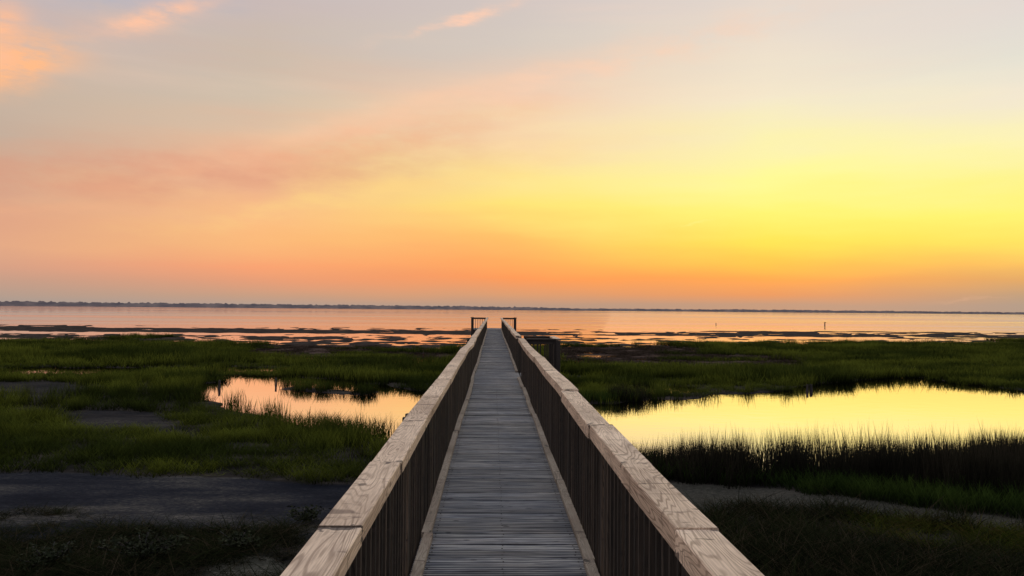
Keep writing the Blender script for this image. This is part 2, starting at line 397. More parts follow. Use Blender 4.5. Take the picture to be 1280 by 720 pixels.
def jitter(X, Y, s=0):
    a = .045*np.abs(Y)**.8+.1
    a = np.minimum(a, 1.3)*(1+.0*Y)
    return X+(fbm(X*.55, Y*.55, 5+s)-.5)*a*2.4, Y+(fbm(X*.55, Y*.55, 55+s)-.5)*a*2.4
def classify(X, Y):
    Xj, Yj = jitter(X, Y)
    px, py = to_map(Xj, Yj)
    beh = Y < 1.5
    water = np.zeros(X.shape, bool)
    for p in WATERS: water |= inpoly(p, px, py)
    isl = inpoly(ISLE, px, py); water &= ~isl
    mud = np.zeros(X.shape, bool)
    for p in MUDS: mud |= inpoly(p, px, py)
    creek = inpoly(CREEK, px, py); path = inpoly(PATH, px, py)
    sand = np.zeros(X.shape, bool)
    for p in SANDS: sand |= inpoly(p, px, py)
    wr = np.zeros(X.shape, bool)
    for p in WRACKS: wr |= inpoly(p, px, py)
    wr &= fbm(X/7., Y/3.4, 171) < .66
    shore = py < np.interp(px, SHX, SHY)
    res = dict(px=px, py=py, water=water, mud=mud, creek=creek, path=path, sand=sand, wrack=wr, shore=shore, isle=isl, olive=inpoly(OLIVE, px, py))
    for k in ('water','mud','creek','path','sand','wrack','shore','isle','olive'): res[k] = res[k] & ~beh
    return res
def flat_height(X, Y):
    lv = np.interp(Y, [60, 68, 73, 86, 90, 99, 103, 112, 118, 124, 132, 145, 170], [.06, .03, .012, .006, -.03, -.03, .055, .06, .03, .0, -.02, -.12, -.4])
    n = (fbm(X/14., Y/3.2, 71, 4)-.5)*.22*sstep(Y, 80, 100)+(fbm(X/2.0, Y/1.8, 81, 4)-.5)*.44*(1-.5*sstep(Y, 90, 100))+(fbm(X/40., Y/6., 91, 3)-.5)*.08
    return lv+n
def blur(A, k=1):
    for _ in range(k):
        B = A.copy(); B[1:-1] = (A[:-2]+2*A[1:-1]+A[2:])/4
        A = B.copy(); A[:, 1:-1] = (B[:, :-2]+2*B[:, 1:-1]+B[:, 2:])/4
    return A

def grid_object(name, X, Y, Z, mat, attrs=None):
    nr, nc = X.shape
    me = bpy.data.meshes.new(name)
    co = np.stack([X, Y, Z], -1).reshape(-1, 3).astype(np.float32)
    i = np.arange(nr*nc).reshape(nr, nc)
    q = np.stack([i[:-1, :-1], i[:-1, 1:], i[1:, 1:], i[1:, :-1]], -1).reshape(-1, 4)
    me.vertices.add(len(co)); me.vertices.foreach_set('co', co.ravel())
    me.loops.add(q.size); me.loops.foreach_set('vertex_index', q.ravel().astype(np.int32))
    me.polygons.add(len(q)); me.polygons.foreach_set('loop_start', (np.arange(len(q))*4).astype(np.int32))
    me.polygons.foreach_set('use_smooth', np.ones(len(q), bool))
    me.update(calc_edges=True)
    if attrs is not None:
        ca = me.color_attributes.new('zone', 'FLOAT_COLOR', 'POINT')
        ca.data.foreach_set('color', attrs.reshape(-1, 4).astype(np.float32).ravel())
    me.materials.append(mat)
    o = bpy.data.objects.new(name, me); COL.objects.link(o); return o

def build_terrain():
    # rows thin out with distance, one sheet from behind the camera to the sea bed
    inv = np.linspace(1/5.5, 1/200., 760)
    rows = np.concatenate([[-60, -30, -12, -4, 0, 2.5, 4.2], 1/inv, [260, 400, 9000]])
    tan = np.linspace(-1.6, 1.6, 900); tan = np.sign(tan)*np.abs(tan)**1.25*1.1
    YY = np.repeat(rows[:, None], len(tan), 1)
    XX = tan[None, :]*(np.maximum(np.abs(YY), 5)+3)
    c = classify(XX, YY)
    land = .035+(fbm(XX/2.2, YY/2.2, 3)-.5)*.05+(fbm(XX*3, YY*3, 4)-.5)*.02
    land = np.where(c['creek'], -.0+(fbm(XX/3, YY/1.2, 33)-.5)*.10+.04+(fbm(XX*2.5, YY*5, 34)-.5)*.04, land)
    land = np.where(c['creek'], np.maximum(land, .012), land)
    land = np.where(c['path'], .05+(fbm(XX/2, YY/1.5, 36)-.5)*.05+(fbm(XX*4, YY*6, 35)-.5)*.03, land)
    land = np.where(c['mud'], .05+(fbm(XX, YY*2, 37)-.5)*.08, land)
    land = np.where(c['wrack'], .045+(fbm(XX/1.6, YY/2.6, 38)-.5)*.30, land)
    land = np.where(c['water'], -.28, land)
    fl = np.where(YY > 170, -.6, flat_height(XX, YY))
    H = np.where(c['shore'] | (YY > 150), fl, land)
    Hb = blur(H, 1)
    H = np.where(c['shore'], H, Hb)
    z = np.zeros(XX.shape+(4,)); z[..., 3] = 1
    z[..., 0] = blur((c['wrack']).astype(float), 2); z[..., 1] = blur((c['sand'] | c['path']).astype(float), 2)
    z[..., 1] *= np.where(c['path'], .5, 1.0)
    z[..., 2] = blur(c['creek'].astype(float)+.45*c['mud'], 2)
    z[..., 0] = np.maximum(z[..., 0], np.where(c['shore'], .25, 0))
    o = grid_object('marsh_ground', XX, YY, H, GROUNDM, z)
    o['kind'] = 'structure'
build_terrain()

def sheet(name, x0, x1, y0, y1, z, mat, n=2):
    xs = np.linspace(x0, x1, n); ys = np.linspace(y0, y1, n)
    X, Y = np.meshgrid(xs, ys)
    o = grid_object(name, X, Y, np.full(X.shape, z), mat); o['kind'] = 'structure'; return o
sheet('pond_water', -75, 75, 12, 62, 0.0, PONDM)
sheet('bay_water', -9000, 9000, 62, 9000, 0.0, BAYM)

# ------------------------------------------------------------------ far shore
def far_shore():
    m, t = new_mat('far_shore_trees_haze_glow')
    ps = t.n('ShaderNodeNewGeometry').outputs['Position']
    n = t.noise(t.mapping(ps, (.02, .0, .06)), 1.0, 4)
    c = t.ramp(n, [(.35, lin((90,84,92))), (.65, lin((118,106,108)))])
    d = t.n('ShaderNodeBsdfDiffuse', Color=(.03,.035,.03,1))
    e = t.n('ShaderNodeEmission', Color=c, Strength=.8)  # distance haze put into the trees as a grey glow
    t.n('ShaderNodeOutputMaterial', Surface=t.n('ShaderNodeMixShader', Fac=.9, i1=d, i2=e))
    A = np.radians(np.linspace(-62, 62, 3600)); px = 617+1000*np.tan(np.clip(A, -1.2, 1.2))
    dist = 3400+900*sstep(px, 300, 1300)
    hh = np.interp(px, [-900, 0, 600, 700, 715, 900, 960, 1280, 2400], [14, 15, 13, 10, 8, 9, 10, 7, 6])
    nn = fbm(A*300, A*0, 91, 5)
    nn2 = vnoise(A*1500, A*0, 97)
    hh = hh*1.05*(.55+.55*nn+.22*nn2*nn)+3
    rows = []
    for k, (zz, dd) in enumerate([(-1, 0), (.55, 0), (1.0, 6), (1.0, 40), (-1, 60)]):
        zt = np.where(zz < 0, -1.0, hh*zz)
        if k == 1: zt = zt+nn2*1.0
        rows.append((np.sin(A)*(dist/np.cos(A*0)+dd), np.cos(A)*(dist+dd), zt))
    X = np.stack([r[0] for r in rows]); Y = np.stack([r[1] for r in rows]); Z = np.stack([r[2] for r in rows])
    o = grid_object('distant_tree_line', X, Y, Z, m)
    o['kind'] = 'stuff'; o['label'] = 'low hazy grey line of trees along the far shore of the bay'; o['category'] = 'tree line'
far_shore()

# ------------------------------------------------------------------ grasses
def clump_mesh(name, nb, rad, width, lean, curve, mat, hvar=.35, seg=3, seed=0, fork=0.0):
    r = np.random.default_rng(seed); V = []; Fc = []; Hh = []; Rn = []
    for b in range(nb):
        a = r.uniform(0, 6.283); d = rad*math.sqrt(r.uniform()); x, y = d*math.cos(a), d*math.sin(a)
        h = 1-hvar*r.uniform()**.7; la = r.uniform(0, 6.283); l = lean*r.uniform(.2, 1); cv = curve*r.uniform(.2, 1)
        wa = r.uniform(0, 6.283); wx, wy = math.cos(wa), math.sin(wa); wd = width*r.uniform(.6, 1.3); rn = r.uniform()
        i0 = len(V)
        for k in range(seg+1):
            f = k/seg; q = (l*f+cv*f*f)*h
            cx, cy, cz = x+math.cos(la)*q, y+math.sin(la)*q, h*(f-.18*cv*f*f)
            if k == seg: V.append((cx, cy, cz)); Hh.append(f); Rn.append(rn)
            else:
                ww = wd*(1-.55*f)/2
                V.append((cx-wx*ww, cy-wy*ww, cz)); V.append((cx+wx*ww, cy+wy*ww, cz)); Hh += [f, f]; Rn += [rn, rn]
        for k in range(seg-1):
            j = i0+2*k; Fc.append((j, j+1, j+3, j+2))
        j = i0+2*(seg-1); Fc.append((j, j+1, j+2))
    me = bpy.data.meshes.new(name); me.from_pydata(V, [], Fc)
    a = me.attributes.new('hgt', 'FLOAT', 'POINT'); a.data.foreach_set('value', np.array(Hh, np.float32))
    a = me.attributes.new('rnd', 'FLOAT', 'POINT'); a.data.foreach_set('value', np.array(Rn, np.float32))
    me.materials.append(mat)
    return me
def field(name, P, SX, SZ, variants, label, cat):
    """scatter blade clumps on ground points through geometry nodes (one object)"""
    me = bpy.data.meshes.new(name); n = len(P)
    me.vertices.add(n); me.vertices.foreach_set('co', P.astype(np.float32).ravel())
    a = me.attributes.new('scl', 'FLOAT_VECTOR', 'POINT')
    a.data.foreach_set('vector', np.stack([SX, SX, SZ], -1).astype(np.float32).ravel())
    a = me.attributes.new('rotv', 'FLOAT_VECTOR', 'POINT')
    rv = np.zeros((n, 3)); rv[:, 2] = RNG.uniform(0, 6.283, n); rv[:, 0] = RNG.normal(0, .06, n); rv[:, 1] = RNG.normal(0, .06, n)
    a.data.foreach_set('vector', rv.astype(np.float32).ravel())
    me.update()
    o = bpy.data.objects.new(name, me); COL.objects.link(o)
    coll = bpy.data.collections.new(name+'_clumps')
    for v in variants: coll.objects.link(bpy.data.objects.new('blade_clump', v))
    ng = bpy.data.node_groups.new(name+'_scatter', 'GeometryNodeTree')
    ng.interface.new_socket('Geometry', in_out='INPUT', socket_type='NodeSocketGeometry')
    ng.interface.new_socket('Geometry', in_out='OUTPUT', socket_type='NodeSocketGeometry')
    N = ng.nodes; L = ng.links
    gi = N.new('NodeGroupInput'); go = N.new('NodeGroupOutput')
    ip = N.new('GeometryNodeInstanceOnPoints'); ci = N.new('GeometryNodeCollectionInfo')
    ci.inputs[0].default_value = coll; ci.inputs['Separate Children'].default_value = True; ci.inputs['Reset Children'].default_value = True
    ip.inputs['Pick Instance'].default_value = True
    s = N.new('GeometryNodeInputNamedAttribute'); s.data_type = 'FLOAT_VECTOR'; s.inputs[0].default_value = 'scl'
    rr = N.new('GeometryNodeInputNamedAttribute'); rr.data_type = 'FLOAT_VECTOR'; rr.inputs[0].default_value = 'rotv'
    L.new(gi.outputs[0], ip.inputs['Points']); L.new(ci.outputs[0], ip.inputs['Instance'])
    L.new(s.outputs[0], ip.inputs['Scale']); L.new(rr.outputs[0], ip.inputs['Rotation']); L.new(ip.outputs[0], go.inputs[0])
    md = o.modifiers.new('scatter', 'NODES'); md.node_group = ng
    o['kind'] = 'stuff'; o['label'] = label; o['category'] = cat
    print(name, n)
    return o

def candidates(z0, z1, dens, spread=.76):
    A = spread*(z1*z1-z0*z0)+8*(z1-z0); n = int(A*dens)
    u = RNG.uniform(size=n)
    Y = np.sqrt(z0*z0+u*(z1*z1-z0*z0)); X = RNG.uniform(-1, 1, n)*(Y*spread+4)
    return X, Y
def zland(n): return np.full(n, .10)

def grasses():
    near = [clump_mesh('cordgrass_clump', 46, .26, .012, .25, .22, G_MEADOW, .45, 3, s) for s in range(4)]
    far = [clump_mesh('cordgrass_clump_wide', 34, .52, .034, .22, .2, G_MEADOW, .45, 2, 10+s) for s in range(4)]
    reed = [clump_mesh('rush_clump', 60, .30, .010, .22, .05, G_REED, .50, 2, 20+s) for s in range(4)]
    front = [clump_mesh('fringe_clump', 46, .24, .012, .2, .2, G_FRONT, .5, 3, 30+s) for s in range(4)]
    ground_ = [clump_mesh('ground_clump', 60, .24, .010, .5, .4, G_NEAR, .6, 3, 40+s) for s in range(4)]
    olive = [clump_mesh('olive_clump', 60, .22, .012, .4, .35, G_OLIVE, .5, 3, 50+s) for s in range(4)]
    stub = [clump_mesh('stubble_clump', 40, .6, .03, .9, .5, G_WRACK, .6, 2, 60+s) for s in range(3)]
    spike = [clump_mesh('spike_clump', 20, .22, .016, .14, .05, G_MEADOW, .6, 3, 80+s) for s in range(4)]
    XS = []; acc = {k: [] for k in ('left', 'right', 'wr', 'reed', 'front', 'gl', 'gr', 'ol', 'isle', 'spit', 'spk')}
    def add(k, X, Y, sx, sz, m):
        if m.sum(): acc[k].append(np.stack([X[m], Y[m], sx[m], sz[m]], -1))
    def walkmask(X, Y): return (np.abs(X-.08) < .85) & (Y < 66)
    for (z0, z1, dens) in ((6, 14, 22), (14, 24, 13), (24, 40, 6.5), (40, 68, 4.2), (68, 140, 2.6)):
        X, Y = candidates(z0, z1, dens); c = classify(X, Y); px, py = c['px'], c['py']
        und = walkmask(X, Y)
        bare = c['water'] | c['mud'] | c['creek'] | c['path'] | c['sand'] | c['shore'] | c['wrack'] | (und & (RNG.uniform(size=len(X)) < .8))
        pn = fbm(X/4.5, Y/3.0, 101); pf = fbm(X/1.3, Y/1.0, 103)
        up = RNG.uniform(size=len(X))
        # meadow beyond the creek (left) and beyond the pond (right)
        nearleft = (px < 640) & (py < 606)
        backbank = (px >= 640) & (py < 500)
        pl = fbm(X/11., Y/4.5, 141)
        hs = (.06+.34*pn+.16*pf+.5*pl)*np.clip(1+(fbm(X/9., Y/2.6, 181)-.5)*2.4, .5, 1.25)*(.85+.3*up)
        wf = np.zeros(len(X), bool)
        for p_ in WRACKS:
            for dy in (-4, -9): wf |= inpoly(p_, px, py+dy)
        hs = np.where(wf, hs*.62, hs)
        hs = np.where((px > 255) & (px < 352) & (py > 456) & (py < 476), hs*.35, hs)
        hs = np.where(pf < .34, hs*.55, hs)
        # thin fringe at the near pond bank on the left: taller, spiky
        e = np.zeros(len(X), bool)
        for dy in (-3.5, -7, -11):
            e |= inpoly(POND, px, py+dy)
        fringe = e & ~c['water'] & nearleft & (py > 500)
        hs = np.where(fringe, hs*.7, hs)
        keep = (up > .1) & ~(fringe & (up < .6))
        ef = np.zeros(len(X), bool)
        for dy in (2.0, 4.5): ef |= inpoly(POND, px, py+dy)
        en = np.zeros(len(X), bool)
        for dy in (-3, -6): en |= inpoly(POND, px, py+dy)
        inw = c['water'] & ~(inpoly(POND, px, py-1.6) & inpoly(POND, px, py+5))
        bank = ((ef | en) & ~c['water'] | inw) & ~und & (py < 560)
        gate = (vnoise(X*1.7, Y*1.1, 151) > .38) & (up > .3)
        acc['spk'].append(np.stack([X, Y, .7+.5*up, (.30+.45*vnoise(X*2.3, Y*2.3, 157))*np.interp(px, [1010, 1100], [1.15, .75])*np.where((px < 640) & (py > 503), .95, 1.0)], -1)[bank & gate & ~c['shore'] & (px > 225)])

        isn = Y < 34
        m = ~bare & keep & (nearleft | backbank) & ~c['isle']
        sxx = np.where(isn, 1.0, 1.0)*(.85+.4*RNG.uniform(size=len(X)))
        add('left' if True else '', X, Y, np.where(isn, sxx, -sxx), hs, m & nearleft)
        add('right', X, Y, np.where(isn, sxx, -sxx), hs, m & backbank)
        add('isle', X, Y, sxx*.8, .38+.2*up, c['isle'] & ~und & (up > .25))
        add('wr', X, Y, sxx, .06+.22*pf, c['wrack'] & (pf > .4))
        # right near bank
        rb = (px >= 640) & (py >= 500) & ~bare
        split = np.interp(px, [640, 780, 900, 1100, 1280, 1600], [582, 592, 602, 612, 624, 630])+(pf-.5)*22
        strip = rb & (py < np.interp(px, [640, 860, 990, 1280, 1600], [600, 606, 622, 653, 670])+4)
        rh = (.74+.42*(fbm(X/2.5, Y/2.5, 111)-.35))*(.75+.35*up)*np.interp(px, [640, 780, 860, 940], [.7, .85, 1.12, 1.3])
        add('reed', X, Y, sxx*1.05, rh, strip & (py < split+6) & (px > 760))
        add('reed', X+.21, Y+.13, sxx*1.05, rh*(.7+.5*pf), strip & (py < split+2) & (px > 760))
        add('front', X, Y, sxx, (.34+.2*pn)*(.8+.4*up)*np.interp(px, [760, 900], [1.25, 1.0]), strip & ((py > split-6) | (px <= 830) | ((px < 960) & (pf > .5))))
        fg = rb & ~strip & (py > 640)
        add('ol', X, Y, sxx, (.16+.12*pf)*(.8+.4*up), fg & c['olive'] & (up > .2))
        add('gr', X, Y, sxx, (.22+.22*pn)*(.7+.5*up), fg & ~c['olive'])
        gl = (px < 640) & (py > 640) & ~bare
        thin = fbm(X/1.1, Y/1.1, 121)
        add('gl', X, Y, sxx, (.13+.20*thin)*(.7+.5*up), gl & (thin > .24))
        add('gl', X+.17, Y-.11, sxx, (.12+.16*thin)*(.7+.5*up), gl & (thin > .4))
        sp = c['creek'] & (py > 645) & (fbm(X/.9, Y/.9, 131) > .60)
        add('gl', X, Y, sxx*.8, .10+.05*up, sp)
    # far grassy spit at the right, and sparse shoots on the bar at the left
    x, y = ground(1203, 424); 
    n = 900; th = RNG.uniform(0, 1, n); X = x+th*60; Y = 90+RNG.normal(0, 1, n)*1.2+RNG.uniform(-3.5, 3.5, n)*np.minimum(th*4, 1)
    acc['spit'].append(np.stack([X, Y, np.ones(n)*1.2, .35+.3*RNG.uniform(size=n)], -1))
    n = 130; X = RNG.uniform(ground(115, 424)[0], ground(195, 424)[0], n); Y = 82+RNG.normal(0, 2.0, n)
    acc['left'].append(np.stack([X, Y, -np.ones(n)*.8, .25+.5*RNG.uniform(size=n)**2], -1))
    def go(k, name, var, label, zz=.01):
        A = np.concatenate(acc[k]); P = np.stack([A[:, 0], A[:, 1], np.full(len(A), zz)], -1)
        field(name, P, A[:, 2], A[:, 3], var, label, 'grass')
    for k, nm, lb in (('left', 'marsh_grass', 'green cordgrass meadow spreading left of the boardwalk, around the left pond'),
                      ('right', 'marsh_grass', 'green cordgrass band right of the boardwalk, behind the bright pond')):
        A = np.concatenate(acc[k]); nr = A[:, 2] > 0
        for sel, v, ex in ((nr, near, ''), (~nr, far, '')):
            B = A[sel]
            if len(B) == 0: continue
            lab = lb if v is near else (lb.replace('meadow spreading', 'meadow far out') if k == 'left' else lb)
            if v is far and k == 'left': lab = 'far cordgrass flats left of the boardwalk, out to the tidal mud'
            if v is near and k == 'right': lab = 'cordgrass edge along the far bank of the bright pond on the right'
            if v is far and k == 'right': lab = 'far cordgrass flats right of the boardwalk, beyond the bright pond'
            field(nm, np.stack([B[:, 0], B[:, 1], np.full(len(B), .0)], -1), np.abs(B[:, 2]), B[:, 3], v, lab, 'grass')
    go('isle', 'island_grass', near, 'dark narrow tuft of grass standing in the left pond', .0)
    go('spk', 'bank_grass', spike, 'upright spiky grass stems along the waterline of the ponds', -.05)
    go('wr', 'brown_stubble', stub, 'low brown stubble on the bare mud beyond the green grass')
    go('reed', 'needlerush', reed, 'dark brown rushes in front of the bright pond on the right')
    go('front', 'fringe_grass', front, 'short green fringe at the foot of the dark rushes by the mud path')
    go('gr', 'ground_grass', ground_, 'dark dry ground grass in the bottom right corner')
    go('ol', 'olive_ground_grass', olive, 'yellowish olive grass patch in the bottom right by the mud path')
    go('gl', 'ground_grass', ground_, 'dark low turf in the bottom left corner below the creek')
    go('spit', 'spit_grass', far, 'thin green grassy spit on the tidal flats at the right edge', .02)
grasses()

# ------------------------------------------------------------------ boardwalk
def mesh_obj(name, V, Fc, mat, parent=None, loc=(0, 0, 0), smooth=False):
    me = bpy.data.meshes.new(name); me.from_pydata(V, [], Fc); me.materials.append(mat)
    if smooth:
        me.polygons.foreach_set('use_smooth', np.ones(len(me.polygons), bool))
    o = bpy.data.objects.new(name, me); COL.objects.link(o); o.location = loc
    if parent: o.parent = parent
    return o
def beam(V, Fc, a, b, w, h, ch=.005, up=(0, 0, 1)):
    """bar from a to b (centre line), width w sideways, height h along up, chamfered"""
    a = Vector(a); b = Vector(b); d = (b-a).normalized(); u = Vector(up)
    s = d.cross(u).normalized(); u = s.cross(d).normalized()
    W, H = w/2, h/2
    prof = [(-W+ch, -H), (W-ch, -H), (W, -H+ch), (W, H-ch), (W-ch, H), (-W+ch, H), (-W, H-ch), (-W, -H+ch)]
    i = len(V)
    for p in (a, b):
        for (x, y) in prof: V.append(tuple(p+s*x+u*y))
    for k in range(8): Fc.append((i+k, i+(k+1) % 8, i+8+(k+1) % 8, i+8+k))
    Fc.append(tuple(i+7-k for k in range(8))); Fc.append(tuple(i+8+k for k in range(8)))

DZ = 1.55           # deck top
walk = bpy.data.objects.new('boardwalk', None); COL.objects.link(walk); walk.location = (0, 0, 0)
walk['label'] = 'long grey timber boardwalk with handrails running out over the marsh to the bay'; walk['category'] = 'boardwalk'
YS, YE = -2.0, 66.0
LX, RX = -.505, .672     # inside faces of the balusters
knots = np.arange(-3, 70, 2.1)
def wob(seed, amp):
    r = np.random.default_rng(seed); v = r.normal(0, amp, len(knots)); v[:2] *= .2
    return lambda y: float(np.interp(y, knots, v))
amp = 1.0
capz = {'L': wob(1, .011), 'R': wob(2, .010)}; capx = {'L': wob(3, .010), 'R': wob(4, .009)}
kx = {'L': wob(5, .016), 'R': wob(6, .016)}; kz = wob(7, .004)

# deck: every board modelled, one mesh
V = []; Fc = []; y = YS; PITCH_B = .145; CUP = np.random.default_rng(77)
r = np.random.default_rng(5)
k = 0
y = -10+PITCH_B*math.ceil((YS+10)/PITCH_B)
while y < YE:
    jx = r.normal(0, .004); zz = DZ+r.normal(0, .0026)
    beam(V, Fc, (LX+.002+jx*.3, y+PITCH_B/2, zz-.016), (RX-.002+jx*.3, y+PITCH_B/2, zz-.016), PITCH_B-.011-abs(CUP.normal(0, .003)), .032, .004)
    y += PITCH_B
mesh_obj('deck', V, Fc, DECKM, walk)
sv_, sf_ = [], []
def screw(V, Fc, x, y, z, r_=.0055):
    i = len(V)
    for k in range(6): V.append((x+r_*math.cos(k*1.0472), y+r_*math.sin(k*1.0472), z))
    for k in range(6): V.append((x+r_*.7*math.cos(k*1.0472), y+r_*.7*math.sin(k*1.0472), z+.0015))
    for k in range(6): Fc.append((i+k, i+(k+1) % 6, i+6+(k+1) % 6, i+6+k))
    Fc.append(tuple(i+6+k for k in range(6)))
y = -10+PITCH_B*math.ceil((YS+10)/PITCH_B)
while y < 16:
    for x in (LX+.10, .08, RX-.10):
        for f in (.3, .7):
            screw(sv_, sf_, x+r.normal(0, .004), y+PITCH_B*f+r.normal(0, .003), DZ+.0035, .0065)
    y += PITCH_B
sm_, st_ = new_mat('rusty_screw'); sp__ = st_.n('ShaderNodeBsdfPrincipled', Roughness=.7); sp__.inputs['Base Color'].default_value = (.03,.02,.016,1)
st_.n('ShaderNodeOutputMaterial', Surface=sp__)
so_ = mesh_obj('screw_heads', sv_, sf_, sm_, bpy.data.objects['deck']); so_['kind'] = 'stuff'
# joists and rim
for x in (LX+.03, .08, RX-.03):
    V = []; Fc = []; beam(V, Fc, (x, YS, DZ-.14), (x, YE, DZ-.14), .04, .2); mesh_obj('joist', V, Fc, PILEW, walk)

CAPTOP = CAM_H-.69
side = {'L': dict(x0=-.545, x1=-.405, th=.058, bx=LX-.02, kick=LX+.036),
        'R': dict(x0=.587, x1=.727, th=.085, bx=RX+.02, kick=RX-.036)}
def joints(s):
    J = [-1.8, -.6, .4, 1.45, 2.57, 3.64, 4.80, 6.75] if s == 'R' else [-1.9, -.75, .3, 1.45, 2.57, 3.65, 4.95, 6.2, 7.9]
    rr = np.random.default_rng(9 if s == 'L' else 10)
    while J[-1] < 64: J.append(J[-1]+rr.choice([1.25, 1.9, 2.4])+rr.uniform(-.1, .1))
    J[-1] = YE+.1
    return J
GAP0, GAP1 = 19.1, 20.95
def in_gap(y): return GAP0 < y < GAP1
for s, q in side.items():
    J = joints(s)
    if s == 'R':
        J = sorted([j for j in J if not (GAP0-.7 < j < GAP1+.7)]+[GAP0, GAP1])
    rr = np.random.default_rng(20 if s == 'L' else 21)
    for j0, j1 in zip(J[:-1], J[1:]):
        if s == 'R' and j0 == GAP0: continue
        ox = rr.normal(0, .0042); oz = rr.normal(0, .003)
        # longer boards bend with the posts
        ys = [j0+.0018]+[k_ for k_ in knots if j0+.15 < k_ < j1-.15]+[j1-.0018]
        V = []; Fc = []
        prof_w = q['x1']-q['x0']; th = q['th']; ch = .004
        W, H = prof_w/2, th/2
        prof = [(-W+ch, -H), (W-ch, -H), (W, -H+ch), (W, H-ch), (W-ch, H), (-W+ch, H), (-W, H-ch), (-W, -H+ch)]
        for yy in ys:
            cx = (q['x0']+q['x1'])/2+capx[s](yy)*min(1, yy/6 if yy > 0 else 0)+ox
            cz = CAPTOP-th/2+capz[s](yy)*min(1, max(yy, 0)/6)+oz
            for (px_, pz_) in prof: V.append((cx+px_, yy, cz+pz_))
        for a in range(len(ys)-1):
            for k in range(8):
                i = a*8; Fc.append((i+(k+1) % 8, i+k, i+8+k, i+8+(k+1) % 8))
        Fc.append(tuple(range(8))); i = 8*(len(ys)-1); Fc.append(tuple(i+7-k for k in range(8)))
        mesh_obj('handrail_board', V, Fc, CAPW, walk)
# kick boards
for s, q in side.items():
    rr = np.random.default_rng(30 if s == 'L' else 31)
    y = YS
    while y < YE-.3:
        L_ = rr.choice([1.8, 2.4, 3.0]); y1 = min(y+L_, YE)
        if s == 'R' and y < GAP1 and y1 > GAP0:
            if y < GAP0: y1 = GAP0
            else: y = GAP1; y1 = min(y+L_, YE)
        V = []; Fc = []
        n = max(2, int((y1-y)/.6)); pts = np.linspace(y+.002, y1-.002, n+1); o1 = rr.normal(0, .006)
        prof = [(-.034, 0), (.034, 0), (.034, .034), (.029, .039), (-.029, .039), (-.034, .034)]
        for yy in pts:
            cx = q['kick']+kx[s](yy)*min(1, max(yy, 0)/8)*.55+o1+rr.normal(0, .0015); cz = DZ+.003+abs(kz(yy))
            for (a, b) in prof: V.append((cx+a, yy, cz+b))
        for a in range(n):
            for k in range(6): i = a*6; Fc.append((i+(k+1) % 6, i+k, i+6+k, i+6+(k+1) % 6))
        Fc.append(tuple(range(6))); i = 6*n; Fc.append(tuple(i+5-k for k in range(6)))
        mesh_obj('kick_board', V, Fc, KICKW, walk)
        y = y1
        if s == 'R' and abs(y-GAP0) < .01: y = GAP1
# posts, balusters
V = []; Fc = []; beam(V, Fc, (0, 0, 0), (0, 0, CAPTOP-.03-DZ+.22), .036, .036, .003, (0, 1, 0)); 
bme = bpy.data.meshes.new('baluster'); bme.from_pydata(V, [], Fc); bme.materials.append(BALW)
post_y = [y for y in np.arange(-1.5, 66, 2.15)]
for s, q in side.items():
    sg = -1 if s == 'L' else 1
    py_ = list(post_y)
    if s == 'R': py_ = [y for y in py_ if not (GAP0-1.0 < y < GAP1+1.0)]+[GAP0-.05, GAP1+.05]
    py_.append(YE-.05)
    for y in py_:
        V = []; Fc = []; zt = CAPTOP-q['th']+capz[s](y)*min(1, max(y, 0)/6)-.004
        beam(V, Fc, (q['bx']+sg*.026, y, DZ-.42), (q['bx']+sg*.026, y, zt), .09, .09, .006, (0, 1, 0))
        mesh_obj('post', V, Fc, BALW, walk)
    ind = [y for y in np.arange(YS, YE, .126) if not (s == 'R' and GAP0-.04 < y < GAP1+.04) and min(abs(y-p) for p in py_) > .07]
    Vb = []; Fb = []
    rr = np.random.default_rng(40 if s == 'L' else 41); cnt = 0
    for y in ind:
        x = q['bx']+rr.normal(0, .0015); dz = capz[s](y)*min(1, max(y, 0)/6)-(q['th']-.03)-.006
        if y > 1.9 and cnt < 50:
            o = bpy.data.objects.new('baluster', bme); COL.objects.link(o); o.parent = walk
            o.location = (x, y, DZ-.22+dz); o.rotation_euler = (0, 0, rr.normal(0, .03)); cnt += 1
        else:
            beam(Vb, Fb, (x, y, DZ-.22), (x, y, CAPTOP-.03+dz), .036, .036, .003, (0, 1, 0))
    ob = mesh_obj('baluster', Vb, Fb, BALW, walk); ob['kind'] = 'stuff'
    # rim board outside the deck edge, behind the balusters' feet
    V = []; Fc = []; beam(V, Fc, (q['bx']+sg*.04, YS, DZ-.12), (q['bx']+sg*.04, YE, DZ-.12), .035, .19); mesh_obj('rim_board', V, Fc, PILEW, walk)

def pile_mesh(x, y, z0, z1, rad, parent=walk):
    n = 12; V = []; Fc = []
    for k, z in enumerate((z0, (z0+z1)/2, z1-.01, z1)):
        rr_ = rad*(1.04-.03*k) if k < 3 else rad*.85
        for i in range(n):
            a = 6.2832*i/n; V.append((x+rr_*math.cos(a), y+rr_*math.sin(a), z))
    for k in range(3):
        for i in range(n): Fc.append((k*n+i, k*n+(i+1) % n, (k+1)*n+(i+1) % n, (k+1)*n+i))
    Fc.append(tuple(3*n+i for i in range(n)))
    return mesh_obj('pile', V, Fc, PILEW, parent, smooth=True)
for i, y in enumerate(np.arange(0.5, 66, 3.0)):
    for x in (-.40, .56): pile_mesh(x, y, -.6, DZ-.27, .09)
    V = []; Fc = []; beam(V, Fc, (-.66, y+.13, DZ-.30), (.82, y+.13, DZ-.30), .07, .16); mesh_obj('cross_beam', V, Fc, PILEW, walk)
